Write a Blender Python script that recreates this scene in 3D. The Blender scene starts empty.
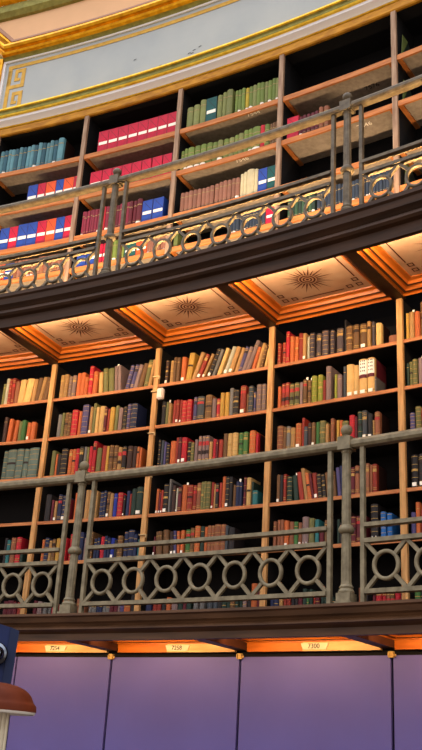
import bpy, bmesh, math, random
from mathutils import Matrix, Vector
# ---------------------------------------------------------------- frame
# A round reading room: the axis of the drum is the world z axis. One book bay
# is one unit of arc.  u = bays along the wall, dr = distance in front of the
# bookcase face (towards the room), z = height above the eye (+ZE = floor).
R0 = 16.8569; U0 = 0.45550; ZE = 1.40
CAMX, CAMY = 8.7229, 7.7975
F_PX, PITCH, ROLL = 949.5, 0.39049, 0.06134
scene = bpy.context.scene
COL = scene.collection
def P(u, dr, z):
    a = u / R0 + U0; r = R0 - dr
    return Vector((r * math.sin(a), r * math.cos(a), z + ZE))
def frame(u, dr, z):
    """local x = along the wall, y = away from the room, z = up"""
    a = u / R0 + U0
    m = Matrix(((math.cos(a), math.sin(a), 0), (-math.sin(a), math.cos(a), 0), (0, 0, 1))).to_4x4()
    m.translation = P(u, dr, z)
    return m
# ---------------------------------------------------------------- materials
def srgb(h):
    h = h.lstrip('#'); c = [int(h[i:i + 2], 16) / 255 for i in (0, 2, 4)]
    return tuple(x / 12.92 if x <= .04045 else ((x + .055) / 1.055) ** 2.4 for x in c) + (1,)
MATS = {}
def mat(name, col, rough=.6, metal=0., var=.18, scale=18., stretch=(1, 1, 1), col2=None, emit=0., bump=0., spec=.22, coord='Object', rnd=0.):
    if name in MATS: return MATS[name]
    m = bpy.data.materials.new(name); m.use_nodes = True
    nt = m.node_tree; b = nt.nodes['Principled BSDF']
    tc = nt.nodes.new('ShaderNodeTexCoord'); mp = nt.nodes.new('ShaderNodeMapping')
    mp.inputs['Scale'].default_value = stretch
    nz = nt.nodes.new('ShaderNodeTexNoise'); nz.inputs['Scale'].default_value = scale; nz.inputs['Detail'].default_value = 5
    rp = nt.nodes.new('ShaderNodeMapRange'); rp.inputs[1].default_value = .3; rp.inputs[2].default_value = .7
    mx = nt.nodes.new('ShaderNodeMix'); mx.data_type = 'RGBA'
    c = srgb(col); d = srgb(col2) if col2 else tuple(x * (1 - var) for x in c[:3]) + (1,)
    mx.inputs[6].default_value = c; mx.inputs[7].default_value = d
    nt.links.new(tc.outputs[coord], mp.inputs[0]); nt.links.new(mp.outputs[0], nz.inputs['Vector'])
    nt.links.new(nz.outputs['Fac'], rp.inputs[0]); nt.links.new(rp.outputs[0], mx.inputs[0])
    out = mx.outputs[2]
    if rnd:
        oi = nt.nodes.new('ShaderNodeObjectInfo'); hs = nt.nodes.new('ShaderNodeHueSaturation')
        mr = nt.nodes.new('ShaderNodeMapRange'); mr.inputs[3].default_value = 1 - rnd; mr.inputs[4].default_value = 1 + rnd
        nt.links.new(oi.outputs['Random'], mr.inputs[0]); nt.links.new(mr.outputs[0], hs.inputs['Value'])
        nt.links.new(out, hs.inputs['Color']); out = hs.outputs[0]
    nt.links.new(out, b.inputs['Base Color'])
    b.inputs['Roughness'].default_value = rough; b.inputs['Metallic'].default_value = metal
    b.inputs['Specular IOR Level'].default_value = spec
    if emit:
        b.inputs['Emission Color'].default_value = c; b.inputs['Emission Strength'].default_value = emit
    if bump:
        bp = nt.nodes.new('ShaderNodeBump'); bp.inputs['Strength'].default_value = bump; bp.inputs['Distance'].default_value = .01
        nt.links.new(nz.outputs['Fac'], bp.inputs['Height']); nt.links.new(bp.outputs[0], b.inputs['Normal'])
    MATS[name] = m
    return m
M = dict(
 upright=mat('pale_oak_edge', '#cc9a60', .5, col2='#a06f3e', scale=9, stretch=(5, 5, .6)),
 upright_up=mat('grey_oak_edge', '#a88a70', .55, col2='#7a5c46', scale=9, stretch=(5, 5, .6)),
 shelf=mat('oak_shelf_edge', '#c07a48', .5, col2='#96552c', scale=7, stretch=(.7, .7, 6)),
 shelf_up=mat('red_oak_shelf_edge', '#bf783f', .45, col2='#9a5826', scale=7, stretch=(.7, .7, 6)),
 under=mat('shelf_underside_board', '#96897a', .8, col2='#7f7263', scale=26),
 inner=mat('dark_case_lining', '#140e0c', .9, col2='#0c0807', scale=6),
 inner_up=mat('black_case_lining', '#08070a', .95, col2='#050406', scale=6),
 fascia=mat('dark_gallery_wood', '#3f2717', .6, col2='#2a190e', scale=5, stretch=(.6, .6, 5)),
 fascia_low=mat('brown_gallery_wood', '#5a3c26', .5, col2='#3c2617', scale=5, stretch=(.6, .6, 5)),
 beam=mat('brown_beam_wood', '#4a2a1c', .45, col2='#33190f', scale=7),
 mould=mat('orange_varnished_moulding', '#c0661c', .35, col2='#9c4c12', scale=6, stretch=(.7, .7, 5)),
 panel=mat('painted_coffer_panel', '#c79e7c', .7, col2='#b68a68', scale=7),
 orn=mat('brown_stencil_paint', '#5a2c18', .7),
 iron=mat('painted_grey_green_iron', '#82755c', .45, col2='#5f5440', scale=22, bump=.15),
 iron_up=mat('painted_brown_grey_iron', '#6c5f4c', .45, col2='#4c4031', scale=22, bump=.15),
 violet=mat('violet_board', '#5e5596', .6, col2='#594f8c', scale=2.2, spec=.3),
 frieze=mat('lit_pine_board', '#e0b070', .5, col2='#c88d4c', scale=6, stretch=(.7, .7, 5)),
 frieze_dim=mat('dim_pine_board', '#cf6d1c', .5, col2='#b3560f', scale=6, stretch=(.7, .7, 5)),
 white=mat('white_cornice_paint', '#dcd8da', .5, var=.04, scale=6),
 gold=mat('gilding', '#e0a322', .32, .85, col2='#b47a12', scale=14, bump=.25),
 goldp=mat('gold_leaf_bright', '#f2cc48', .35, .5, col2='#d6a524', scale=18),
 olive=mat('olive_gilding', '#8f8a4a', .4, .4, col2='#77703a', scale=18),
 ochre=mat('gilt_wood_frieze', '#b9801f', .4, .35, col2='#8f5c12', scale=9, stretch=(1, 1, 4)),
 cove=mat('pale_blue_grey_wall', '#a6a9a8', .7, col2='#9ba0a2', scale=3),
 peach=mat('peach_panel_paint', '#dcae84', .7, var=.08, scale=4),
 keyg=mat('gold_stencil_paint', '#c79a3c', .5, .2, col2='#ad8430', scale=20),
 crack=mat('dark_chipped_plaster', '#5c6064', .9),
 page=mat('book_pages', '#c9b48c', .8, col2='#a98f66', scale=40),
 gilt=mat('gilt_bands', '#b08a4a', .5, .15, scale=60),
 giltd=mat('faded_gilt', '#9a8458', .6, scale=60),
 mauve=mat('mauve_bead', '#a8826e', .6, var=.06),
 dark=mat('dark_label_and_board_shade', '#2a1712', .5),
 redl=mat('red_title_label', '#b02a2a', .5),
 plate=mat('cream_number_plate', '#d2bd98', .6, var=.05),
 tag=mat('white_paper_label', '#efe6d8', .6, var=.05),
 ink=mat('black_ink', '#2b211c', .6),
 brass=mat('brass_clip', '#b98f4c', .5, .2),
 bookend=mat('green_painted_steel', '#66703a', .5, col2='#535c2e'),
 bookend_shaded=mat('shaded_green_painted_steel', '#1c2620', .5),
 blue=mat('blue_leather', '#0a1a46', .5, col2='#081438', scale=30, bump=.1),
 blue_d=mat('dark_blue_edge', '#0b1838', .5),
 chrome=mat('chrome', '#62666e', .08, 1., var=.02),
 shade=mat('brown_leather_shade', '#5a2611', .5, col2='#471a0a', scale=16, bump=.08, spec=.08),
 shade_in=mat('cream_shade_lining', '#e6ddd0', .6, var=.04),
 column=mat('pale_fluted_metal', '#cfc4ae', .35, .3, col2='#a89a80'),
 plastic=mat('white_plastic', '#e2d2c4', .5, var=.04),
 strap=mat('brass_wire', '#c8a878', .4, .4),
 floor=mat('dark_floor', '#4a3a30', .5, scale=3),
 batten=mat('lamp_batten_metal', '#b8b0a4', .5),
)
BC = {  # code: (colour, name in words)
 'g': ('#6d6a3e', 'olive green'), 'l': ('#b9b39c', 'pale grey'), 'r': ('#8f2f22', 'brick red'), 'p': ('#8a5338', 'reddish brown'),
 'T': ('#cfa565', 'light tan'), 't': ('#a87d4b', 'tan'), 'b': ('#6b4a2c', 'brown'), 'B': ('#3c2620', 'dark brown'),
 'R': ('#b3202c', 'bright red'), 'm': ('#5c1a24', 'maroon'), 'o': ('#bc5f30', 'orange'), 'y': ('#b58a3a', 'golden tan'),
 'Y': ('#86892f', 'yellow green'), 'G': ('#3f6b36', 'green'), 'd': ('#24352c', 'dark green'), 'n': ('#22294a', 'navy'),
 'U': ('#20308a', 'royal blue'), 'u': ('#2563a8', 'blue'), 'v': ('#4b446e', 'violet grey'), 'k': ('#262021', 'black'),
 's': ('#6f6a66', 'grey'), 'V': ('#4c4046', 'dark mauve'), 'S': ('#40444a', 'slate grey'), 'q': ('#836a66', 'mauve grey'), 'e': ('#2c6a6c', 'teal'),
 'X': ('#5a6a62', 'grey green'), 'c': ('#c9bb94', 'cream'),
 'J': ('#5b8791', 'teal blue'), 'j': ('#2f5563', 'dull teal'), 'H': ('#7c8048', 'sage green'), 'h': ('#6f8038', 'moss green'),
 'Z': ('#b0962a', 'yellow'), 'M': ('#84283c', 'crimson'), 'P': ('#8d5f4c', 'pinkish brown'), 'D': ('#33503a', 'forest green'),
 'N': ('#2a3444', 'navy blue'),
 '0': ('#24449c', 'blue'), '1': ('#c00c34', 'red'), '2': ('#e0521c', 'orange'), '3': ('#12504e', 'dark green'),
}
BM = {k: mat('cover_' + n.replace(' ', '_') + '_' + str(i), c, .55, col2=None, var=.3, scale=22, stretch=(1, 1, .5), rnd=.16 if k not in '0123' else .03) for i, (k, (c, n)) in enumerate(BC.items())}
# ---------------------------------------------------------------- mesh helpers
def link(name, bm, mats, parent=None, smooth=False, mw=None):
    me = bpy.data.meshes.new(name)
    bmesh.ops.recalc_face_normals(bm, faces=bm.faces)
    bm.to_mesh(me); bm.free()
    for m in (mats if isinstance(mats, (list, tuple)) else [mats]): me.materials.append(m)
    if smooth: me.polygons.foreach_set('use_smooth', [True] * len(me.polygons))
    o = bpy.data.objects.new(name, me); COL.objects.link(o)
    if mw is not None: o.matrix_world = mw
    if parent is not None:
        o.parent = parent; o.matrix_parent_inverse = parent_world(parent).inverted()
    return o
def parent_world(o):
    m = o.matrix_basis.copy()
    if o.parent is not None: m = parent_world(o.parent) @ o.matrix_parent_inverse @ m
    return m
def tag(o, label=None, cat=None, group=None, kind=None):
    if label: o['label'] = label
    if cat: o['category'] = cat
    if group: o['group'] = group
    if kind: o['kind'] = kind
    return o
def empty(name, mw, **k):
    o = bpy.data.objects.new(name, None); COL.objects.link(o); o.empty_display_size = .05
    o.matrix_world = mw if isinstance(mw, Matrix) else Matrix.Translation(mw)
    return tag(o, **k)
def sweep(bm, prof, u0, u1, n=None, mi=0, closed=False, caps=True):
    """sweep a (dr,z) profile along the wall"""
    n = n or max(2, int(abs(u1 - u0) * 6) + 1)
    rings = [[bm.verts.new(P(u0 + (u1 - u0) * i / n, d, z)) for d, z in prof] for i in range(n + 1)]
    k = len(prof); fs = []
    for i in range(n):
        for j in range(k if closed else k - 1):
            a, b = rings[i], rings[i + 1]; j2 = (j + 1) % k
            f = bm.faces.new((a[j], a[j2], b[j2], b[j])); f.material_index = mi; fs.append(f)
    if closed and caps:
        for r in (rings[0], rings[-1]):
            f = bm.faces.new(r); f.material_index = mi
    return fs
def cbox(bm, u0, u1, d0, d1, z0, z1, n=None, mi=0):
    sweep(bm, [(d0, z0), (d1, z0), (d1, z1), (d0, z1)], u0, u1, n, mi, closed=True)
def lbox(bm, x0, x1, y0, y1, z0, z1, mi=0, m=None):
    v = [bm.verts.new(((m @ Vector(c)) if m else Vector(c))) for c in ((x0, y0, z0), (x1, y0, z0), (x1, y1, z0), (x0, y1, z0), (x0, y0, z1), (x1, y0, z1), (x1, y1, z1), (x0, y1, z1))]
    for q in ((0, 1, 2, 3), (4, 5, 6, 7), (0, 1, 5, 4), (1, 2, 6, 5), (2, 3, 7, 6), (3, 0, 4, 7)):
        f = bm.faces.new([v[i] for i in q]); f.material_index = mi
def lathe(bm, prof, n=16, m=None, mi=0, flute=0):
    """prof: (r,z) ; optional fluting depth"""
    rings = []
    for r, z in prof:
        ring = []
        for i in range(n):
            a = 2 * math.pi * i / n; rr = r * (1 - (flute if i % 2 else 0))
            v = Vector((rr * math.cos(a), rr * math.sin(a), z)); ring.append(bm.verts.new(m @ v if m else v))
        rings.append(ring)
    for a, b in zip(rings, rings[1:]):
        for i in range(n):
            f = bm.faces.new((a[i], a[(i + 1) % n], b[(i + 1) % n], b[i])); f.material_index = mi
    bm.faces.new(rings[0]).material_index = mi; bm.faces.new(rings[-1]).material_index = mi
def bar(bm, pa, pb, w, t, mi=0):
    """flat bar between two (u,z) points on the rail surface; w across, t in depth"""
    (u0, z0), (u1, z1), dr = pa, pb, RAIL
    L = math.hypot(u1 - u0, z1 - z0); nu, nz = -(z1 - z0) / L * w / 2, (u1 - u0) / L * w / 2
    c = [(u0 + nu, z0 + nz), (u0 - nu, z0 - nz), (u1 - nu, z1 - nz), (u1 + nu, z1 + nz)]
    v = [bm.verts.new(P(a, dr + t / 2, b)) for a, b in c] + [bm.verts.new(P(a, dr - t / 2, b)) for a, b in c]
    for q in ((0, 1, 2, 3), (7, 6, 5, 4), (0, 1, 5, 4), (1, 2, 6, 5), (2, 3, 7, 6), (3, 0, 4, 7)):
        bm.faces.new([v[i] for i in q]).material_index = mi
def ring_mesh(bm, u, z, R, w, t, n=28):
    rows = []
    for i in range(n):
        a = 2 * math.pi * i / n; ca, sa = math.cos(a), math.sin(a); row = []
        for dd, rr in ((-t / 2, R - w * .35), (-t / 2, R + w * .35), (-t * .3, R + w / 2), (t * .3, R + w / 2), (t / 2, R + w * .35), (t / 2, R - w * .35), (t * .3, R - w / 2), (-t * .3, R - w / 2)):
            row.append(bm.verts.new(P(u + rr * ca, RAIL + dd, z + rr * sa)))
        rows.append(row)
    for i in range(n):
        a, b = rows[i], rows[(i + 1) % n]
        for j in range(8): bm.faces.new((a[j], a[(j + 1) % 8], b[(j + 1) % 8], b[j]))
def text_obj(name, s, size, mw, m, parent=None, ext=.0008):
    c = bpy.data.curves.new(name, 'FONT'); c.body = s; c.size = size; c.extrude = ext
    c.align_x = 'CENTER'; c.align_y = 'CENTER'
    t = bpy.data.objects.new(name, c); COL.objects.link(t)
    bpy.context.view_layer.update()
    me = bpy.data.meshes.new_from_object(t.evaluated_get(bpy.context.evaluated_depsgraph_get()))
    bpy.data.objects.remove(t)
    me.materials.clear(); me.materials.append(m)
    o = bpy.data.objects.new(name, me); COL.objects.link(o); o.matrix_world = mw
    if parent is not None:
        o.parent = parent; o.matrix_parent_inverse = parent_world(parent).inverted()
    return o
RAIL = .74
# every row of books: shelf, bay, then per book: left edge, width, height, cover colour, lean in degrees, details
ROWS = [
(1, 0, (
(-0.511,0.029,0.195,0,0,0),(-0.480,0.027,0.240,1,0,0),(-0.452,0.029,0.235,2,0,1),(-0.422,0.029,0.239,2,0,1),(-0.391,0.041,0.206,3,0,0),(-0.349,0.057,0.213,4,2.5,0),(-0.291,0.065,0.213,4,6.25,0),(-0.216,0.037,0.205,5,3.75,0),(-0.178,0.041,0.212,6,5,0),(-0.137,0.032,0.213,5,8.75,0),(-0.104,0.020,0.213,6,8.75,0),(-0.083,0.027,0.200,6,8.75,0),)),
(1, 1, (
(0.066,0.036,0.209,5,0,1),(0.105,0.037,0.209,5,0,1),(0.145,0.029,0.189,23,0,1),(0.178,0.038,0.195,23,0,1),(0.226,0.036,0.208,10,0,0),(0.263,0.040,0.207,10,0,0),(0.308,0.028,0.163,10,0,0),(0.340,0.038,0.256,8,0,1),(0.387,0.040,0.200,10,0,0),(0.447,0.035,0.187,4,-3.75,0),(0.498,0.041,0.212,0,-6.25,0),(0.544,0.048,0.209,0,-6.25,0),(0.600,0.027,0.223,23,-5,4),(0.630,0.028,0.228,23,-5,0),(0.692,0.035,0.210,18,11.25,1),(0.741,0.035,0.206,18,11.25,1),(0.778,0.034,0.200,23,12.5,0),(0.815,0.042,0.206,6,12.5,0),(0.871,0.036,0.228,0,8.75,1),(0.908,0.031,0.227,5,8.75,0),)),
(1, 2, (
(1.061,0.026,0.205,7,0,3),(1.109,0.026,0.192,5,0,1),(1.138,0.022,0.216,6,0,0),(1.165,0.030,0.206,6,0,0),(1.205,0.038,0.209,10,0,2),(1.250,0.047,0.228,11,6.25,1),(1.304,0.035,0.226,5,18.75,0),(1.346,0.033,0.204,2,21.25,3),(1.388,0.025,0.205,5,22.5,2),(1.438,0.030,0.239,19,20,3),(1.479,0.027,0.224,20,18.75,0),(1.526,0.029,0.223,4,18.75,0),(1.578,0.034,0.228,1,18.75,2),(1.622,0.036,0.218,5,17.5,2),(1.671,0.033,0.202,5,17.5,0),(1.709,0.029,0.201,18,17.5,1),(1.741,0.033,0.195,23,18.75,0),(1.777,0.031,0.240,23,20,0),(1.823,0.029,0.180,10,16.25,0),(1.859,0.028,0.205,5,15,1),(1.893,0.022,0.177,6,13.75,1),(1.927,0.021,0.151,4,10,0),)),
(1, 3, (
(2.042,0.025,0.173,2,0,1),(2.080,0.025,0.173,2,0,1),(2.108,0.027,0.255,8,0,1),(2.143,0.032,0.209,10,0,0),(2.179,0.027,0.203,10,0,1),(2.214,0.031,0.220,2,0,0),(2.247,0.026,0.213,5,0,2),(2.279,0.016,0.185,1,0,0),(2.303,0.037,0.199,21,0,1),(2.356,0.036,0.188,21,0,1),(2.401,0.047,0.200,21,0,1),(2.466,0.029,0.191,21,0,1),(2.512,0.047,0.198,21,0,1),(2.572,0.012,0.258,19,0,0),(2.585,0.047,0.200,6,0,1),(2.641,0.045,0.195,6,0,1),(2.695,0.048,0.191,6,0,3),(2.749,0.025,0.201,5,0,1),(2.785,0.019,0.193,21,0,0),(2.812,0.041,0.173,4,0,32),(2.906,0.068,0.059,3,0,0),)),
(1, 4, (
(3.038,0.019,0.198,11,0,0),(3.060,0.032,0.202,5,0,4),(3.097,0.037,0.196,10,0,0),(3.141,0.033,0.259,6,0,1),)),
(2, 0, (
(-0.446,0.032,0.225,7,0,0),(-0.409,0.037,0.207,10,2.5,0),(-0.344,0.034,0.188,10,3.75,0),(-0.298,0.029,0.177,0,0,0),(-0.268,0.038,0.184,13,0,0),(-0.208,0.032,0.155,10,0,2),(-0.173,0.041,0.158,10,0,32),)),
(2, 1, (
(0.085,0.034,0.199,20,0,0),(0.122,0.025,0.210,0,0,0),(0.153,0.030,0.210,6,0,1),(0.186,0.029,0.201,6,0,1),(0.222,0.053,0.221,8,0,1),(0.282,0.028,0.209,10,0,0),(0.318,0.056,0.255,18,0,1),(0.393,0.026,0.229,5,0,2),(0.423,0.024,0.258,0,0,0),(0.450,0.026,0.222,4,0,0),(0.480,0.047,0.228,4,0,0),(0.528,0.024,0.213,9,0,1),(0.557,0.024,0.197,2,0,0),(0.587,0.038,0.203,11,0,0),(0.631,0.028,0.214,0,0,0),(0.663,0.034,0.193,23,0,0),(0.705,0.031,0.199,19,0,1),(0.740,0.031,0.216,18,0,1),(0.779,0.057,0.210,15,0,1),)),
(2, 2, (
(1.060,0.033,0.192,19,0,0),(1.097,0.023,0.186,0,0,4),(1.123,0.024,0.172,5,0,0),(1.159,0.026,0.191,2,0,0),(1.189,0.025,0.191,2,0,2),(1.217,0.020,0.190,2,0,2),(1.243,0.037,0.175,8,0,1),(1.283,0.042,0.178,8,0,1),(1.342,0.028,0.192,18,0,1),(1.374,0.059,0.189,22,0,1),(1.441,0.055,0.195,6,0,1),(1.500,0.033,0.161,23,0,0),(1.540,0.030,0.153,8,0,1),(1.575,0.031,0.192,11,0,0),(1.609,0.034,0.194,11,0,0),(1.649,0.029,0.222,20,0,0),(1.681,0.046,0.200,19,0,1),(1.742,0.046,0.223,2,0,3),(1.793,0.017,0.156,6,0,0),(1.813,0.036,0.209,22,0,1),(1.856,0.016,0.161,18,0,1),(1.879,0.039,0.211,23,0,1),(1.923,0.033,0.208,23,0,1),)),
(2, 3, (
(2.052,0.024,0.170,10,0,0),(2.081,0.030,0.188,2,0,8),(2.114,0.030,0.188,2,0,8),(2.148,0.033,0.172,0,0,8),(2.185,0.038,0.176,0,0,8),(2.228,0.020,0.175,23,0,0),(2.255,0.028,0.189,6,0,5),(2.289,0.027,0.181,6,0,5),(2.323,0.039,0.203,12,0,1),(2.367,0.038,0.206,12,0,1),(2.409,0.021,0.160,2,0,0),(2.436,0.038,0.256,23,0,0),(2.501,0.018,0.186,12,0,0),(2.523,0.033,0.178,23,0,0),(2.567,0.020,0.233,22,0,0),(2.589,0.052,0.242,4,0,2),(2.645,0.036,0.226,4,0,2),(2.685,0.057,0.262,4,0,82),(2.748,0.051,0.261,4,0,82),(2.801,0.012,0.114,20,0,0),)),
(2, 4, (
(3.033,0.016,0.168,14,0,0),(3.053,0.021,0.175,0,0,1),(3.076,0.032,0.187,0,0,1),(3.114,0.034,0.190,23,0,4),)),
(3, 0, (
(-0.406,0.039,0.249,25,0,1),(-0.363,0.083,0.256,25,0,1),(-0.271,0.065,0.253,25,0,1),(-0.203,0.047,0.250,25,0,1),(-0.148,0.089,0.252,25,0,33),)),
(3, 1, (
(0.068,0.036,0.213,0,0,0),(0.113,0.016,0.183,10,0,0),(0.132,0.031,0.177,19,0,0),(0.165,0.056,0.218,19,0,1),(0.234,0.031,0.209,10,0,1),(0.268,0.032,0.209,10,0,1),(0.302,0.030,0.209,8,0,0),(0.333,0.035,0.223,19,0,1),(0.375,0.022,0.220,20,0,0),(0.401,0.018,0.216,0,0,0),(0.424,0.027,0.219,8,0,0),(0.457,0.029,0.258,8,0,1),(0.496,0.041,0.198,0,0,0),(0.545,0.039,0.211,2,0,0),(0.586,0.021,0.206,11,0,0),(0.611,0.037,0.210,6,0,1),(0.653,0.035,0.205,6,0,1),(0.691,0.035,0.186,5,0,8),(0.730,0.036,0.190,19,0,8),(0.781,0.043,0.185,7,0,0),(0.828,0.032,0.180,7,0,0),(0.866,0.020,0.173,10,0,1),(0.888,0.017,0.166,10,0,0),)),
(3, 2, (
(1.059,0.018,0.208,19,0,1),(1.082,0.018,0.202,22,0,0),(1.105,0.017,0.189,18,0,0),(1.126,0.024,0.168,19,0,1),(1.162,0.046,0.184,10,0,0),(1.212,0.020,0.209,2,0,0),(1.234,0.027,0.206,9,0,2),(1.265,0.042,0.200,8,0,2),(1.312,0.029,0.166,19,0,1),(1.347,0.023,0.153,0,0,1),(1.375,0.026,0.174,23,0,0),(1.407,0.027,0.196,23,0,8),(1.436,0.026,0.196,23,0,8),(1.465,0.030,0.195,23,0,8),(1.500,0.024,0.143,5,0,0),(1.533,0.023,0.158,8,0,0),(1.559,0.017,0.151,9,0,0),(1.579,0.032,0.150,2,0,0),(1.617,0.033,0.191,6,0,0),(1.654,0.038,0.186,4,0,1),(1.698,0.040,0.184,4,0,1),(1.745,0.034,0.181,13,0,1),(1.785,0.035,0.181,13,0,1),(1.837,0.045,0.182,10,0,1),(1.885,0.018,0.160,8,0,32),)),
(3, 3, (
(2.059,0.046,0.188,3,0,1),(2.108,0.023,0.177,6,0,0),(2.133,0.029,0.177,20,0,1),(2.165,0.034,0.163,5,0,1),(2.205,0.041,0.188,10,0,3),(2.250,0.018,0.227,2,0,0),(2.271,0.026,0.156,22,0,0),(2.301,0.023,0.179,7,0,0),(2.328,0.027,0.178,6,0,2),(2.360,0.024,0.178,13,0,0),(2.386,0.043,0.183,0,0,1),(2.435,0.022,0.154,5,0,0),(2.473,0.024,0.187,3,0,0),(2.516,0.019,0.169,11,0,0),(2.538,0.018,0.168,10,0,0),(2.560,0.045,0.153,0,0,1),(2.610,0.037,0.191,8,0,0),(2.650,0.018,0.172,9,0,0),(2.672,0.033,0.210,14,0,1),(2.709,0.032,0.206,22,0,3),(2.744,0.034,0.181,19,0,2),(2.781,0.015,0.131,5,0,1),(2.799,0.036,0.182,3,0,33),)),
(3, 4, (
(3.050,0.032,0.134,18,0,1),(3.089,0.037,0.171,0,0,1),(3.129,0.026,0.158,10,0,8),)),
(4, 1, (
(0.067,0.048,0.217,19,0,0),(0.126,0.021,0.171,9,0,0),(0.152,0.025,0.162,5,0,2),(0.185,0.035,0.211,15,0,1),(0.224,0.033,0.201,15,0,3),(0.261,0.038,0.172,9,0,3),(0.339,0.042,0.214,10,0,0),(0.385,0.037,0.234,15,0,0),(0.435,0.036,0.230,5,0,0),(0.475,0.026,0.223,5,0,1),(0.505,0.027,0.223,5,0,1),(0.536,0.015,0.212,5,0,0),(0.571,0.032,0.206,15,0,1),(0.606,0.022,0.211,15,0,1),(0.633,0.028,0.202,6,0,3),(0.664,0.029,0.186,5,0,0),(0.699,0.031,0.182,16,0,0),(0.736,0.042,0.185,8,0,1),(0.784,0.016,0.165,19,0,2),(0.807,0.027,0.197,15,0,0),(0.837,0.015,0.173,2,0,0),(0.856,0.038,0.208,14,0,0),(0.900,0.055,0.216,14,0,34),)),
(4, 2, (
(1.070,0.019,0.192,10,0,2),(1.093,0.017,0.162,9,0,2),(1.113,0.017,0.178,2,0,2),(1.134,0.039,0.221,19,0,3),(1.177,0.014,0.258,20,0,0),(1.194,0.015,0.231,19,0,0),(1.213,0.025,0.204,7,0,0),(1.242,0.015,0.184,1,0,2),(1.260,0.029,0.187,9,0,1),(1.294,0.040,0.201,10,0,4),(1.338,0.043,0.196,2,0,1),(1.385,0.028,0.191,2,0,1),(1.416,0.032,0.206,3,0,1),(1.452,0.023,0.211,0,0,1),(1.479,0.016,0.211,0,0,1),(1.498,0.035,0.205,0,0,1),(1.539,0.019,0.199,2,0,2),(1.561,0.012,0.186,5,0,0),(1.575,0.023,0.188,19,0,1),(1.606,0.021,0.190,2,0,0),(1.630,0.025,0.232,10,0,0),(1.658,0.028,0.226,19,0,3),(1.690,0.023,0.223,19,0,0),(1.716,0.023,0.164,6,0,0),(1.744,0.026,0.184,15,0,4),(1.773,0.019,0.177,15,0,0),(1.803,0.019,0.211,9,0,1),(1.827,0.033,0.204,4,0,1),(1.864,0.014,0.174,14,0,0),(1.881,0.038,0.103,24,0,0),)),
(4, 3, (
(2.063,0.024,0.202,6,0,2),(2.090,0.021,0.197,19,0,0),(2.115,0.020,0.201,2,0,1),(2.143,0.039,0.181,14,0,1),(2.200,0.034,0.183,14,-5,4),(2.244,0.032,0.202,2,-7.5,0),(2.282,0.026,0.227,5,-8.75,0),(2.309,0.025,0.191,10,-8.75,1),(2.337,0.015,0.186,9,-8.75,0),(2.353,0.030,0.184,2,-6.25,2),(2.387,0.027,0.171,19,-5,1),(2.417,0.025,0.166,19,-5,1),(2.448,0.028,0.176,6,-6.25,0),(2.477,0.015,0.170,15,-6.25,4),(2.495,0.025,0.177,6,-5,0),(2.529,0.025,0.201,18,-5,0),(2.558,0.023,0.210,15,-5,0),(2.586,0.023,0.175,10,0,2),(2.622,0.029,0.189,9,0,1),(2.655,0.029,0.195,3,0,1),(2.689,0.035,0.202,3,0,1),(2.730,0.025,0.202,3,0,1),(2.758,0.016,0.192,3,0,0),(2.779,0.029,0.192,2,0,33),)),
(4, 4, (
(3.049,0.044,0.216,19,0,3),(3.099,0.045,0.215,19,0,3),)),
(5, 0, (
(-0.272,0.023,0.203,19,0,0),(-0.246,0.028,0.185,24,0,0),(-0.210,0.043,0.202,3,0,0),(-0.161,0.046,0.204,8,0,1),(-0.110,0.024,0.089,14,0,0),)),
(5, 1, (
(0.081,0.024,0.177,10,0,1),(0.109,0.037,0.187,15,0,1),(0.152,0.023,0.165,5,0,1),(0.179,0.026,0.176,6,0,1),(0.211,0.033,0.181,11,0,0),(0.251,0.026,0.173,8,0,1),(0.279,0.031,0.181,8,0,1),(0.339,0.033,0.207,8,0,1),(0.382,0.031,0.218,18,0,0),(0.424,0.035,0.217,15,0,0),(0.468,0.027,0.173,23,0,0),(0.498,0.027,0.214,2,0,0),(0.529,0.016,0.216,6,0,1),(0.562,0.022,0.161,15,0,0),(0.588,0.020,0.167,15,0,0),(0.615,0.033,0.174,8,0,0),(0.652,0.024,0.176,15,0,0),(0.680,0.022,0.160,15,0,4),(0.705,0.031,0.160,16,0,2),(0.740,0.024,0.144,19,0,0),(0.767,0.044,0.172,6,0,1),(0.823,0.032,0.201,15,0,1),(0.857,0.050,0.211,15,0,1),(0.910,0.028,0.173,15,0,0),(0.942,0.021,0.137,24,0,0),)),
(5, 2, (
(1.079,0.016,0.151,9,0,2),(1.111,0.047,0.182,6,-3.75,0),(1.168,0.043,0.192,6,-3.75,0),(1.225,0.028,0.178,7,-5,2),(1.261,0.019,0.181,18,-5,2),(1.286,0.022,0.176,10,-3.75,0),(1.313,0.026,0.180,10,0,2),(1.351,0.035,0.182,13,0,1),(1.390,0.030,0.192,6,0,1),(1.426,0.041,0.204,10,0,1),(1.473,0.029,0.198,14,0,0),(1.504,0.022,0.193,10,0,0),(1.527,0.028,0.201,3,0,1),(1.556,0.027,0.200,3,0,5),(1.584,0.048,0.204,3,0,5),(1.634,0.038,0.201,3,0,1),(1.673,0.021,0.191,22,0,0),(1.696,0.046,0.175,19,0,0),)),
(5, 3, (
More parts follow.
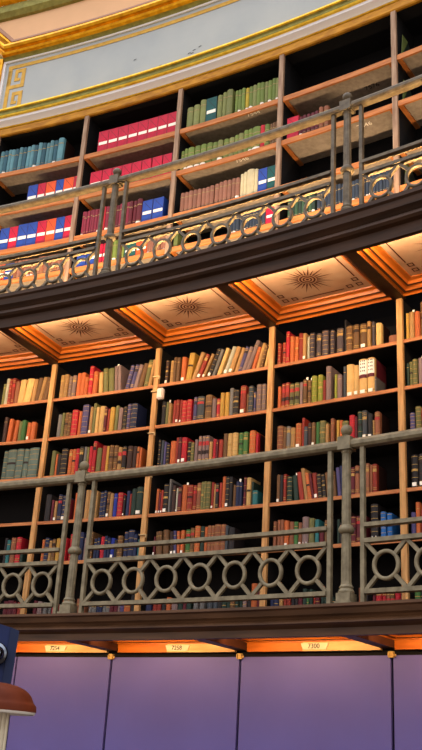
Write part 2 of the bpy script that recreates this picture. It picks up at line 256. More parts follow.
(2.053,0.021,0.190,3,0,0),(2.080,0.021,0.200,3,0,0),(2.104,0.024,0.199,3,0,0),(2.134,0.031,0.189,10,0,2),(2.171,0.034,0.179,3,0,0),(2.209,0.028,0.175,13,0,0),(2.240,0.024,0.168,3,0,2),(2.269,0.044,0.203,23,0,2),(2.316,0.038,0.191,0,0,0),(2.364,0.027,0.179,24,0,0),(2.398,0.030,0.124,9,0,0),(2.435,0.017,0.168,6,0,0),(2.455,0.036,0.177,19,0,0),(2.524,0.017,0.167,14,0,0),(2.544,0.014,0.141,19,0,0),(2.561,0.043,0.220,7,0,1),(2.618,0.038,0.177,9,0,1),(2.661,0.032,0.175,9,0,1),(2.698,0.031,0.174,9,0,1),(2.766,0.049,0.241,19,0,3),(2.835,0.033,0.185,17,0,1),(2.875,0.034,0.173,17,0,5),)),
(5, 4, (
(3.038,0.030,0.163,18,0,0),(3.072,0.026,0.224,10,0,0),(3.103,0.017,0.174,2,0,0),(3.123,0.015,0.166,2,0,0),)),
(6, 0, (
(-0.206,0.036,0.097,9,0,0),(-0.169,0.053,0.102,9,0,0),(-0.116,0.039,0.086,9,0,0),(-0.075,0.049,0.085,2,0,0),)),
(6, 1, (
(0.077,0.027,0.096,9,0,0),(0.110,0.041,0.090,23,0,0),(0.166,0.030,0.082,20,0,0),(0.208,0.022,0.082,20,0,0),(0.238,0.036,0.076,8,0,0),(0.333,0.049,0.094,10,0,0),(0.388,0.031,0.088,19,0,0),(0.460,0.028,0.104,3,0,0),(0.495,0.039,0.098,3,0,0),(0.567,0.030,0.077,20,0,0),(0.598,0.037,0.077,20,0,0),(0.636,0.029,0.082,15,0,0),(0.666,0.022,0.077,15,0,0),(0.689,0.032,0.074,20,0,0),(0.722,0.030,0.072,20,0,0),(0.753,0.030,0.087,9,0,0),(0.784,0.034,0.097,9,0,0),(0.819,0.021,0.061,23,0,0),(0.841,0.036,0.066,18,0,0),(0.878,0.051,0.071,10,0,0),(0.929,0.045,0.119,19,0,0),)),
(6, 2, (
(1.059,0.045,0.080,15,0,0),(1.116,0.033,0.070,2,0,0),(1.152,0.029,0.069,2,0,0),(1.189,0.035,0.084,19,0,0),(1.230,0.032,0.094,10,0,0),(1.270,0.046,0.084,23,0,0),(1.322,0.035,0.078,14,0,0),(1.362,0.027,0.059,9,0,0),(1.391,0.036,0.078,14,0,0),(1.449,0.032,0.083,20,0,0),(1.500,0.034,0.073,20,0,0),(1.556,0.042,0.087,22,0,0),(1.604,0.036,0.082,22,0,0),(1.642,0.033,0.058,19,0,0),(1.676,0.031,0.058,14,0,0),(1.709,0.028,0.053,14,0,0),(1.738,0.036,0.062,6,0,0),(1.780,0.024,0.059,14,0,0),(1.808,0.024,0.059,14,0,0),(1.837,0.025,0.059,23,0,0),(1.868,0.032,0.059,19,0,0),(1.901,0.042,0.164,10,0,0),(1.944,0.030,0.122,9,0,0),)),
(6, 3, (
(2.042,0.028,0.056,15,0,0),(2.074,0.033,0.056,15,0,0),(2.112,0.025,0.056,5,0,0),(2.144,0.021,0.057,2,0,0),(2.167,0.025,0.057,2,0,0),(2.198,0.023,0.055,19,0,0),(2.225,0.020,0.055,19,0,0),(2.250,0.029,0.082,9,0,0),(2.282,0.029,0.114,14,0,0),(2.315,0.014,0.055,13,0,0),(2.334,0.022,0.107,14,0,0),(2.358,0.016,0.054,2,0,0),(2.378,0.026,0.059,9,0,0),(2.411,0.022,0.056,14,0,0),(2.434,0.020,0.054,14,0,0),(2.456,0.022,0.054,9,0,0),(2.479,0.026,0.054,14,0,0),(2.535,0.042,0.103,14,0,0),(2.585,0.026,0.071,19,0,0),(2.677,0.037,0.102,3,0,0),(2.717,0.022,0.097,19,0,0),(2.773,0.018,0.050,9,0,0),(2.796,0.036,0.066,8,0,8),(2.836,0.025,0.066,8,0,8),(2.864,0.026,0.066,3,0,8),(2.891,0.028,0.062,6,0,8),(2.920,0.036,0.066,8,0,0),(2.957,0.017,0.064,9,0,0),)),
(6, 4, (
(3.053,0.035,0.061,13,0,0),(3.092,0.034,0.061,14,0,0),)),
(11, 0, (
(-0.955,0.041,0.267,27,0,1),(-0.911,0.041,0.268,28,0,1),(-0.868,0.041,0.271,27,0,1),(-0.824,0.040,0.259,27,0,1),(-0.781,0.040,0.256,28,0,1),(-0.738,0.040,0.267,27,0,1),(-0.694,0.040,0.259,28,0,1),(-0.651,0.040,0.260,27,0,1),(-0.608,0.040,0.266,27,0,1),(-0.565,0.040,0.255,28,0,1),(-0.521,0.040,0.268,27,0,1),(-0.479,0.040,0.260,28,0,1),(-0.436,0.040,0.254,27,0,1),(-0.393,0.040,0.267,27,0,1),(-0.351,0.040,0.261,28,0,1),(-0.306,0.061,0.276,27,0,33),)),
(11, 1, (
(0.142,0.106,0.237,37,0,0),(0.249,0.105,0.236,37,0,0),(0.355,0.104,0.235,37,0,0),(0.460,0.104,0.235,37,0,0),(0.564,0.103,0.234,37,0,0),(0.668,0.102,0.233,37,0,0),(0.771,0.101,0.232,37,0,0),(0.873,0.101,0.231,37,0,0),)),
(11, 2, (
(1.071,0.060,0.219,29,0,1),(1.141,0.056,0.223,29,0,1),(1.201,0.056,0.260,29,0,1),(1.261,0.105,0.260,39,0,0),(1.373,0.045,0.254,29,0,1),(1.423,0.041,0.268,29,0,1),(1.467,0.056,0.273,29,0,1),(1.547,0.031,0.246,30,0,1),(1.581,0.031,0.237,30,0,1),(1.614,0.031,0.244,30,0,1),(1.649,0.034,0.234,31,0,1),(1.688,0.035,0.230,30,0,1),(1.724,0.035,0.232,29,0,1),(1.760,0.035,0.240,30,0,1),(1.796,0.035,0.233,30,0,1),(1.832,0.035,0.231,29,0,1),(1.868,0.035,0.227,30,0,1),(1.904,0.035,0.236,30,0,1),(1.940,0.034,0.227,29,0,1),)),
(12, 0, (
(-0.572,0.105,0.240,36,0,0),(-0.463,0.085,0.240,37,0,0),(-0.374,0.108,0.238,38,0,0),(-0.264,0.082,0.238,36,0,0),(-0.181,0.109,0.237,38,0,0),(-0.071,0.045,0.236,37,0,0),)),
(12, 1, (
(0.104,0.122,0.235,37,0,0),(0.232,0.099,0.233,37,0,0),(0.334,0.101,0.232,37,0,0),(0.438,0.100,0.232,37,0,0),(0.541,0.099,0.231,37,0,0),(0.644,0.096,0.230,37,0,0),(0.751,0.101,0.229,37,0,0),(0.859,0.090,0.228,37,0,0),(0.950,0.024,0.237,9,0,0),)),
(12, 2, (
(1.046,0.030,0.205,30,0,1),(1.082,0.030,0.216,30,0,1),(1.115,0.059,0.215,30,0,1),(1.180,0.053,0.215,30,0,1),(1.239,0.053,0.214,30,0,1),(1.297,0.052,0.214,30,0,1),(1.354,0.048,0.203,30,0,1),(1.407,0.048,0.203,29,0,1),(1.461,0.048,0.202,30,0,1),(1.512,0.048,0.202,29,0,1),(1.565,0.038,0.211,30,0,1),(1.604,0.047,0.211,29,0,1),(1.652,0.042,0.231,30,0,1),(1.695,0.042,0.230,30,0,1),(1.738,0.071,0.229,30,0,1),(1.809,0.042,0.228,8,0,0),(1.853,0.042,0.218,30,0,1),(1.896,0.027,0.217,6,0,1),(1.925,0.024,0.217,6,0,1),(1.949,0.025,0.216,6,0,1),)),
(12, 3, (
(2.056,0.104,0.216,37,0,0),(2.164,0.031,0.191,9,0,1),(2.200,0.030,0.190,9,0,1),(2.236,0.030,0.190,9,0,1),(2.272,0.030,0.190,9,0,1),(2.307,0.030,0.194,9,0,1),(2.344,0.035,0.213,3,0,1),(2.384,0.040,0.212,3,0,1),)),
(13, 0, (
(-0.810,0.101,0.244,36,0,0),(-0.708,0.092,0.244,37,0,0),(-0.615,0.104,0.253,36,0,0),(-0.510,0.104,0.252,36,0,0),(-0.405,0.098,0.251,37,0,0),(-0.306,0.100,0.250,38,0,0),(-0.206,0.091,0.249,36,0,0),(-0.114,0.088,0.248,37,0,0),)),
(13, 1, (
(0.072,0.025,0.252,32,0,1),(0.100,0.025,0.241,32,0,1),(0.128,0.025,0.246,32,0,1),(0.156,0.025,0.251,32,0,1),(0.183,0.026,0.243,32,0,1),(0.211,0.026,0.243,32,0,1),(0.238,0.026,0.244,32,0,1),(0.266,0.025,0.239,32,0,1),(0.297,0.021,0.255,8,0,0),(0.325,0.032,0.245,32,0,1),(0.360,0.032,0.239,9,0,1),(0.393,0.033,0.248,32,0,1),(0.428,0.032,0.237,9,0,1),(0.462,0.031,0.245,32,0,1),(0.497,0.031,0.240,9,0,1),(0.530,0.032,0.247,32,0,1),(0.565,0.031,0.245,9,0,1),(0.602,0.030,0.242,9,0,1),(0.637,0.050,0.251,9,0,1),(0.693,0.102,0.220,36,0,0),(0.799,0.107,0.219,36,0,0),)),
(13, 2, (
(1.073,0.039,0.198,33,0,1),(1.114,0.039,0.195,33,0,1),(1.155,0.038,0.197,33,0,1),(1.196,0.038,0.196,33,0,1),(1.237,0.038,0.194,33,0,1),(1.277,0.038,0.193,33,0,1),(1.318,0.038,0.190,33,0,1),(1.358,0.038,0.195,33,0,1),(1.403,0.038,0.199,33,0,1),(1.443,0.038,0.207,33,0,1),(1.483,0.037,0.206,33,0,1),(1.523,0.037,0.203,33,0,1),(1.563,0.037,0.207,33,0,1),(1.602,0.037,0.199,33,0,1),(1.641,0.030,0.231,26,0,0),(1.672,0.031,0.240,26,0,0),(1.704,0.066,0.248,26,0,0),(1.771,0.034,0.238,26,0,0),(1.806,0.083,0.229,36,0,0),(1.890,0.084,0.228,39,0,0),)),
(14, 0, (
(-0.786,0.092,0.175,38,0,0),(-0.693,0.096,0.174,36,0,0),(-0.596,0.035,0.182,3,0,1),(-0.560,0.035,0.185,33,0,1),(-0.524,0.035,0.189,3,0,1),(-0.488,0.035,0.185,33,0,1),(-0.452,0.036,0.183,3,0,1),(-0.415,0.035,0.181,33,0,1),(-0.380,0.035,0.178,3,0,1),(-0.344,0.035,0.188,33,0,1),(-0.308,0.035,0.185,3,0,1),(-0.273,0.034,0.179,33,0,1),(-0.237,0.034,0.183,3,0,1),(-0.202,0.034,0.184,33,0,1),(-0.167,0.035,0.186,3,0,1),(-0.130,0.034,0.178,33,0,1),(-0.095,0.034,0.179,3,0,1),(-0.060,0.034,0.177,33,0,1),)),
(14, 1, (
(0.066,0.098,0.189,36,0,0),(0.168,0.098,0.189,36,0,0),(0.270,0.057,0.198,37,0,0),(0.333,0.054,0.197,37,0,0),(0.398,0.036,0.196,30,0,1),(0.437,0.036,0.201,30,0,1),(0.476,0.037,0.202,30,0,1),(0.515,0.036,0.193,30,0,1),(0.553,0.115,0.166,39,0,0),(0.669,0.108,0.165,38,0,0),(0.778,0.021,0.165,33,0,1),(0.800,0.021,0.164,33,0,1),(0.823,0.021,0.172,33,0,1),(0.845,0.021,0.166,33,0,1),(0.868,0.021,0.169,33,0,1),(0.890,0.020,0.170,33,0,1),(0.911,0.020,0.165,33,0,1),(0.933,0.020,0.166,33,0,1),(0.954,0.020,0.166,33,0,1),)),
(14, 2, (
(1.562,0.029,0.176,35,0,1),(1.592,0.030,0.179,35,0,1),(1.623,0.029,0.175,35,0,1),(1.654,0.029,0.173,35,0,1),(1.684,0.029,0.175,35,0,1),(1.713,0.029,0.177,35,0,1),(1.743,0.029,0.175,35,0,1),(1.773,0.029,0.172,35,0,1),(1.803,0.029,0.175,35,0,1),(1.832,0.028,0.171,35,0,1),(1.862,0.028,0.174,35,0,1),(1.891,0.083,0.183,37,0,0),)),
(14, 3, (
(2.085,0.028,0.183,34,0,1),(2.116,0.028,0.182,14,0,1),(2.146,0.028,0.184,34,0,1),(2.176,0.028,0.181,14,0,1),(2.206,0.027,0.179,34,0,1),(2.236,0.027,0.177,14,0,1),(2.266,0.027,0.185,34,0,1),(2.296,0.027,0.175,14,0,1),(2.338,0.027,0.186,35,0,1),(2.368,0.027,0.182,35,0,1),(2.397,0.028,0.179,35,0,1),(2.426,0.028,0.180,35,0,1),(2.455,0.027,0.187,35,0,1),(2.484,0.027,0.186,35,0,1),(2.513,0.026,0.186,35,0,1),(2.541,0.027,0.183,35,0,1),(2.570,0.026,0.177,35,0,1),(2.599,0.026,0.182,35,0,1),(2.628,0.026,0.180,35,0,1),(2.655,0.027,0.183,35,0,1),(2.684,0.026,0.178,35,0,1),(2.712,0.026,0.184,35,0,1),(2.741,0.026,0.176,35,0,1),(2.769,0.026,0.179,35,0,1),(2.796,0.026,0.177,35,0,1),(2.824,0.025,0.179,35,0,1),(2.852,0.025,0.179,35,0,1),(2.880,0.025,0.175,35,0,1),(2.906,0.026,0.176,35,0,1),(2.934,0.025,0.183,35,0,1),)),
(15, 1, (
(0.381,0.059,0.132,3,0,0),(0.519,0.166,0.132,39,0,0),)),
(15, 3, (
(2.568,0.072,0.135,3,0,0),(2.727,0.031,0.121,10,0,0),(2.758,0.031,0.114,10,0,0),(2.790,0.030,0.114,10,0,0),(2.821,0.030,0.113,10,0,0),(2.852,0.030,0.118,10,0,0),(2.883,0.030,0.115,10,0,0),(2.914,0.030,0.116,10,0,0),(2.945,0.029,0.112,10,0,0),)),
]
UA, UB = -5, 8          # extent built along the wall (bays)
# ================================================================ SETTING
def setting():
    # drum wall behind the cases, floor of the room
    bm = bmesh.new(); sweep(bm, [(-.36, -ZE), (-.36, 5.7), (-.44, 5.7), (-.44, -ZE)], UA, UB, closed=True)
    tag(link('wall_back', bm, M['inner_up']), 'black drum wall behind the bookcases', kind='structure')
    bm = bmesh.new(); cbox(bm, UA - 3, UB + 3, -.5, 12, -ZE - .1, -ZE, n=40)
    tag(link('floor', bm, M['floor']), 'dark reading room floor', kind='structure')
    for nm, T, prof in (('trim_1', 3.25, [(-.02, 3.128), (-.02, 3.25), (.88, 3.25), (.88, 3.222), (.865, 3.21), (.86, 3.165), (.84, 3.15), (.825, 3.135), (.84, 3.12), (.845, 3.10), (.83, 3.085), (.80, 3.075), (.80, 3.0), (.765, 3.0), (.765, 3.04), (.745, 3.128)]),
                        ('trim_2', .835, [(-.02, .775), (-.02, .835), (.88, .835), (.88, .82), (.865, .812), (.855, .785), (.84, .775), (.83, .762), (.845, .75), (.845, .742), (.815, .728), (.80, .72), (.80, .68), (.765, .68), (.765, .70), (.745, .775)])):
        bm = bmesh.new(); sweep(bm, prof, UA, UB, closed=True)
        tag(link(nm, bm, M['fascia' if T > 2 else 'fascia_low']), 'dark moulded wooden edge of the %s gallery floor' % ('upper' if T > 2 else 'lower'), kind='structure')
    # cornice above the upper cases
    root = empty('trim_3', P(1.5, 0, 5.7), label='gilded and white cornice over the upper bookcases', kind='structure')
    def strip(name, m, prof, u0=UA, u1=UB, par=root):
        bm = bmesh.new(); sweep(bm, prof, u0, u1); link(name, bm, M[m], par, smooth=False)
    bm = bmesh.new(); cbox(bm, UA, UB, -.36, -.006, 5.568, 5.60, n=40); link('case_top', bm, M['inner_up'], root)
    strip('wooden_frieze', 'ochre', [(-.02, 5.572), (-.02, 5.563), (.0, 5.563), (.008, 5.575), (.008, 5.64), (.0, 5.648)])
    strip('gilt_bead', 'goldp', [(.0, 5.648), (.012, 5.648), (.02, 5.655), (.012, 5.663)])
    strip('white_band', 'white', [(.012, 5.663), (.02, 5.672), (.045, 5.69), (.06, 5.70), (.06, 5.728)])
    strip('gilt_roll', 'goldp', [(.06, 5.728), (.078, 5.732), (.084, 5.742), (.078, 5.752), (.07, 5.755)])
    strip('olive_band', 'olive', [(.07, 5.755), (.075, 5.762), (.075, 5.79), (.085, 5.797)])
    strip('gilt_fillet', 'goldp', [(.085, 5.797), (.098, 5.80), (.098, 5.815), (.06, 5.83), (-.25, 5.84)])
    # blue grey cove wall
    bm = bmesh.new(); sweep(bm, [(-.2, 5.75), (-.2, 6.672)], UA, UB)
    w = link('wall_upper', bm, M['cove']); tag(w, 'pale blue grey wall panel with gold key border above the cornice', kind='structure')
    bm = bmesh.new(); sweep(bm, [(-.198, 6.585), (-.195, 6.585), (-.195, 6.628), (-.198, 6.628)], -1.17, UB, closed=True)
    zt = 6.60
    def kb(u0, u1, z0, z1): cbox(bm, u0, u1, -.199, -.195, z0, z1, n=1)
    for zc in (6.325, 6.035):       # two key squares
        H = .24; a0, a1 = -1.165, -.955; t = .044
        kb(a0, a0 + t, zc, zc + H); kb(a0, a1, zc, zc + t); kb(a1 - t, a1, zc, zc + H)
        kb(a0 + .085, a1, zc + H - t, zc + H); kb(a0 + .085, a0 + .085 + t * .8, zc + .09, zc + H)
        kb(a0 + .085, a0 + .15, zc + .09, zc + .125)
    kb(-1.165, -1.12, 6.27, 6.6); kb(-1.165, -1.12, 5.85, 6.04)
    link('key_border', bm, M['keyg'], w)
    bm = bmesh.new()
    rnd = random.Random(4)
    for (u, z) in ((.93, 6.15), (.98, 6.17), (1.04, 6.19), (.62, 6.11), (.96, 6.14), (.33, 6.28)):
        a = rnd.uniform(.2, .8)
        pts = [(u + .016 * math.cos(a) * s, z + .012 * math.sin(a) * s) for s in (-1, 1)]
        v = [bm.verts.new(P(x, -.197, y + o)) for (x, y), o in ((pts[0], 0), (pts[1], 0), (pts[1], .008), (pts[0], .012))]
        bm.faces.new(v)
    link('chipped_plaster', bm, M['crack'], w)
    # gilded frame above the cove, with a mitred corner at its left end
    fr = empty('trim_4', P(0, -.2, 6.8), label='gilded picture frame moulding around a peach panel above the grey wall', kind='structure')
    def rail_frame(name, m, prof, u_left, z_bot):
        """prof: list of (inset, dr); mitred bottom rail + left stile"""
        bm = bmesh.new(); path = []
        for i, d in prof:
            u_c = u_left + i * .12
            row = [P(u_c - 1.3, d, z_bot + i + 1.35), P(u_c, d, z_bot + i)]
            n = 60
            row += [P(u_c + (UB - u_c) * k / n, d, z_bot + i) for k in range(1, n + 1)]
            path.append([bm.verts.new(p) for p in row])
        for a, b in zip(path, path[1:]):
            for k in range(len(a) - 1): bm.faces.new((a[k], a[k + 1], b[k + 1], b[k]))
        link(name, bm, M[m], fr)
    UL, ZB = -1.235, 6.672
    rail_frame('white_bead', 'white', [(0, -.2), (0, -.185), (.012, -.18), (.022, -.185)], UL, ZB)
    rail_frame('gilt_hollow', 'olive', [(.022, -.185), (.04, -.17), (.05, -.15)], UL, ZB)
    rail_frame('gilt_roll', 'gold', [(.05, -.15), (.06, -.12), (.08, -.11), (.1, -.125), (.11, -.15), (.125, -.15), (.14, -.12), (.165, -.105), (.19, -.11), (.21, -.14)], UL, ZB)
    rail_frame('gilt_cove', 'gold', [(.21, -.14), (.235, -.19), (.27, -.215), (.30, -.22)], UL, ZB)
    rail_frame('peach_bead', 'mauve', [(.30, -.22), (.305, -.205), (.325, -.205), (.355, -.23)], UL, ZB)
    bm = bmesh.new(); sweep(bm, [(-.23, ZB + .30), (-.23, ZB + .66)], UL - .45, UB); link('peach_panel', bm, M['peach'], fr)
    bm = bmesh.new(); sweep(bm, [(-.23, ZB + .64), (-.2, ZB + .65), (-.16, ZB + .70), (-.15, ZB + .78)], UL - .6, UB); link('olive_cove', bm, M['olive'], fr)
    bm = bmesh.new(); sweep(bm, [(-.15, ZB + .78), (-.11, ZB + .80), (-.07, ZB + .84), (-.1, ZB + .89), (-.03, ZB + .93), (-.05, ZB + 1.0), (-.2, ZB + 1.6), (-.2, 8.6)], UL - .7, UB); link('upper_gilt_roll', bm, M['gold'], fr)
    # left pier beside the grey wall
    pr = empty('trim_5', P(-1.1, -.2, 6.2), label='gilded vertical pier left of the grey wall', kind='structure')
    bm = bmesh.new(); cbox(bm, UL + .0, UL + .03, -.2, -.18, 5.8, ZB, n=1); link('white_bead', bm, M['white'], pr)
    bm = bmesh.new(); cbox(bm, UL - .5, UL, -.2, -.16, 5.8, ZB + .05, n=2)
    cbox(bm, UL - .16, UL - .06, -.16, -.12, 5.8, ZB + .05, n=1); link('gilt_pilaster', bm, M['gold'], pr)

# ================================================================ COFFERS
def coffers(zb, zp, drb, name, sun):
    root = empty(name, P(1.5, .4, zp), label='row of panelled coffers under the %s gallery' % ('upper' if sun else 'lower'), kind='structure')
    OUT = .765
    for k in range(UA, UB):
        bm = bmesh.new(); cbox(bm, k + .05, k + .95, drb + .05, OUT - .01, zp, zp + .012, n=3); link('coffer_panel', bm, M['panel'], root)
        uL, uR = k + .042, k + .958
        h = zp - zb
        prof = [(0, 0), (0, .18), (.012, .22), (.03, .25), (.038, .48), (.05, .52), (.062, .56), (.068, .8), (.078, .86), (.097, .9), (.1, 1.0)]
        bm = bmesh.new(); rows = []
        for i, s in prof:
            z = zb + s * h if sun else zb + .042 + s * (h - .042)
            pts = [P(uL + i, OUT - .03, z), P(uL + i, drb + .02 + i, z)]
            pts += [P(uL + i + (uR - uL - 2 * i) * t / 4, drb + .02 + i, z) for t in range(1, 5)]
            pts += [P(uR - i, OUT - .03, z)]
            rows.append([bm.verts.new(p) for p in pts])
        for a, b in zip(rows, rows[1:]):
            seg = rows.index(a)
            for j in range(len(a) - 1): bm.faces.new((a[j], a[j + 1], b[j + 1], b[j])).material_index = 1 if seg in (2, 5) else 0  # groove steps take the dark wood colour as painted shade
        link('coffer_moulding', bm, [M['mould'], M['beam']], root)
        bm = bmesh.new(); cbox(bm, k - .042, k + .042, drb - .02, OUT + .01, zb, zp + .01, n=1); link('cross_beam', bm, M['beam'], root)
        if sun:
            # stencilled sunburst, frame line and corner keys, 1 mm of paint
            uc, dc = k + .5, .405; z0 = zp - .0015
            bm = bmesh.new()
            def poly(pts): bm.faces.new([bm.verts.new(P(u, d, z0)) for u, d in pts])
            n = 24
            for i in range(n):
                a = 2 * math.pi * i / n; L = .20 if i % 2 == 0 else .145; w = .08
                poly([(uc + .066 * math.cos(a - w * 1.3), dc + .066 * math.sin(a - w * 1.3)), (uc + L * math.cos(a), dc + L * math.sin(a)), (uc + .066 * math.cos(a + w * 1.3), dc + .066 * math.sin(a + w * 1.3))])
            for (r0, r1) in ((.044, .058), (.022, .034), (.0, .012)):
                for i in range(n):
                    a, b = 2 * math.pi * i / n, 2 * math.pi * (i + 1) / n
                    poly([(uc + r0 * math.cos(a), dc + r0 * math.sin(a)), (uc + r1 * math.cos(a), dc + r1 * math.sin(a)), (uc + r1 * math.cos(b), dc + r1 * math.sin(b)), (uc + r0 * math.cos(b), dc + r0 * math.sin(b))])
            def rect(u0, u1, d0, d1): poly([(u0, d0), (u1, d0), (u1, d1), (u0, d1)])
            a0, a1, d0, d1 = k + .185, k + .815, drb + .165, .66
            t = .010
            rect(a0, a0 + t, d0 + .14, d1); rect(a1 - t, a1, d0 + .14, d1); rect(a0 + .15, a1 - .15, d0, d0 + t)
            for s, x in ((1, a0), (-1, a1)):
                def rr(p, q, e, f): rect(min(x + s * p, x + s * q), max(x + s * p, x + s * q), e, f)
                for cx0, cy0 in ((0, .0), (.075, 0), (0, .075)):
                    rr(cx0, cx0 + .045, d0 + cy0, d0 + cy0 + .009); rr(cx0, cx0 + .045, d0 + cy0 + .036, d0 + cy0 + .045)
                    rr(cx0, cx0 + .009, d0 + cy0, d0 + cy0 + .045); rr(cx0 + .036, cx0 + .045, d0 + cy0, d0 + cy0 + .045)
            link('sunburst_ornament', bm, M['orn'], root)
    return root

# ================================================================ CASES
ZL = {1: 2.72, 2: 2.381, 3: 2.058, 4: 1.69, 5: 1.372, 6: .875}
ZU = {11: 5.125, 12: 4.69, 13: 4.262, 14: 3.94, 15: 3.50}
BAYS = {'A': -1, 'B': 0, 'C': 1, 'D': 2, 'E': 3}
BW = {'A': 'left-edge', 'B': 'second', 'C': 'middle', 'D': 'fourth', 'E': 'right-edge'}
def case(k, upper, bay=None):
    nm = 'bookcase'
    z0, z1 = (3.252, 5.563) if upper else (.837, 3.10)
    lab = 'oak bookcase bay with %s, %s bay of %s gallery' % ('grey-brown uprights' if upper else 'pale golden uprights', BW[bay], 'upper' if upper else 'lower')
    root = empty(nm, frame(k + .5, 0, z0), label=lab, cat='bookcase', group='bookcases of the %s gallery' % ('upper' if upper else 'lower'))
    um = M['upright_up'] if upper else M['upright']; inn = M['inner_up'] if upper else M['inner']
    ztop = z1 if upper else 3.03
    def up(u):
        bm = bmesh.new(); cbox(bm, u - .0205, u + .0205, -.018, .008, z0, ztop, n=1)
        cbox(bm, u - .017, u + .017, -.34, -.018, z0, ztop, n=1, mi=1)
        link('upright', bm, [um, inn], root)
    up(k)
    if bay == 'E': up(k + 1)
    bm = bmesh.new(); cbox(bm, k + .002, k + .998, -.355, -.342, z0, z1, n=4); link('back_panel', bm, inn, root)
    for key, z in (ZU if upper else ZL).items():
        bm = bmesh.new(); a, b = k + .0212, k + .9788
        if upper:
            cbox(bm, a, b, -.018, -.001, z - .046, z, n=3, mi=0)       # front lipping
            cbox(bm, a, a + .035, -.33, -.018, z - .044, z - .001, n=1, mi=0); cbox(bm, b - .035, b, -.33, -.018, z - .044, z - .001, n=1, mi=0)
            cbox(bm, a + .035, b - .035, -.33, -.018, z - .030, z - .001, n=3, mi=1)
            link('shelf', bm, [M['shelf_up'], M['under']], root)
        else:
            cbox(bm, a, b, -.014, -.001, z - .024, z, n=3, mi=0); cbox(bm, a, b, -.335, -.014, z - .022, z - .001, n=3, mi=1)
            link('shelf', bm, [M['shelf'], M['inner']], root)
    return root

# ================================================================ RAILINGS
def railing(dz, im, name, lab):
    root = empty(name, frame(2, RAIL, .857 + dz), label=lab, cat='railing')
    zr = 1.757 + dz; zf = .837 + dz
    if dz: zf = 3.252
    bm = bmesh.new()
    sweep(bm, [(RAIL - .022, zr - .026), (RAIL + .022, zr - .026), (RAIL + .034, zr - .012), (RAIL + .034, zr + .008), (RAIL + .02, zr + .026), (RAIL - .02, zr + .026), (RAIL - .034, zr + .008), (RAIL - .034, zr - .012)], UA, UB, closed=True)
    link('top_rail', bm, im, root, smooth=False)
    posts = [-5.15, -3.12, -1.085, .955, 2.985, 5.02, 7.05]
    for pu in posts[1:]:
        m = frame(pu, RAIL, dz)
        st = bmesh.new()
        H0, H1 = (zf - dz) + .115, 1.73
        lathe(st, [(.031, H0), (.029, H0 + .02), (.027, 1.25), (.025, H1 - .03), (.03, H1 - .02), (.03, H1 - .005)], 20, m, flute=.09)
        so = link('standard', st, im, root)
        bm = bmesh.new(); lathe(bm, [(.028, 1.235), (.042, 1.245), (.046, 1.258), (.042, 1.271), (.034, 1.282), (.028, 1.286)], 20, m); link('collar', bm, im, so, smooth=True)
        bm = bmesh.new(); lbox(bm, -.05, .05, -.05, .05, zf - dz, zf - dz + .025, m=m); lbox(bm, -.042, .042, -.042, .042, zf - dz + .025, zf - dz + .07, m=m)
        lathe(bm, [(.044, zf - dz + .07), (.046, zf - dz + .08), (.036, zf - dz + .095), (.04, zf - dz + .105), (.031, zf - dz + .118)], 16, m); link('base', bm, im, so)
        bm = bmesh.new(); lbox(bm, -.04, .04, -.04, .04, 1.722, 1.80, m=m); link('block', bm, im, so)
        bm = bmesh.new()
        r = .034; c = 1.80 + .012 + r
        lathe(bm, [(.02, 1.80), (.016, 1.812)] + [(r * math.sin(a), c - r * math.cos(a)) for a in [math.pi * (.12 + .86 * i / 10) for i in range(11)]], 18, m); link('finial', bm, im, so, smooth=True)
    for i in range(len(posts)):
        a = posts[i - 1] + .1075 if i else UA; b = posts[i] - .1075
        if i == 0: continue
        pan = bmesh.new()
        for u in (a, b):
            cbox(pan, u - .0125, u + .0125, RAIL - .014, RAIL + .014, zf, zr - .026, n=1)
        for z, h in ((1.275, .022), (1.187, .024), (.912, .024)):
            cbox(pan, a + .0145, b - .0145, RAIL - .024, RAIL + .024, z + dz - h / 2, z + dz + h / 2, n=12)
        n = 7; s = (b - a - .029) / n
        po = None
        for j in range(n):
            c = a + .0145 + s * (j + .5); zc = 1.0495 + dz; ex, ez = s / 2 - .004, .1275
            for sx in (-1, 1):
                for sz in (-1, 1):
                    L = math.hypot(ex, ez); k0 = .074 / L
                    bar(pan, (c + sx * ex * k0, zc + sz * ez * k0), (c + sx * ex, zc + sz * ez), .021, .022)
        po = link('lattice_panel', pan, im, root)
        for j in range(n):
            c = a + .0145 + s * (j + .5)
            bm = bmesh.new(); ring_mesh(bm, c, 1.0495 + dz, .074, .021, .026); link('ring', bm, im, po, smooth=True)
    return root

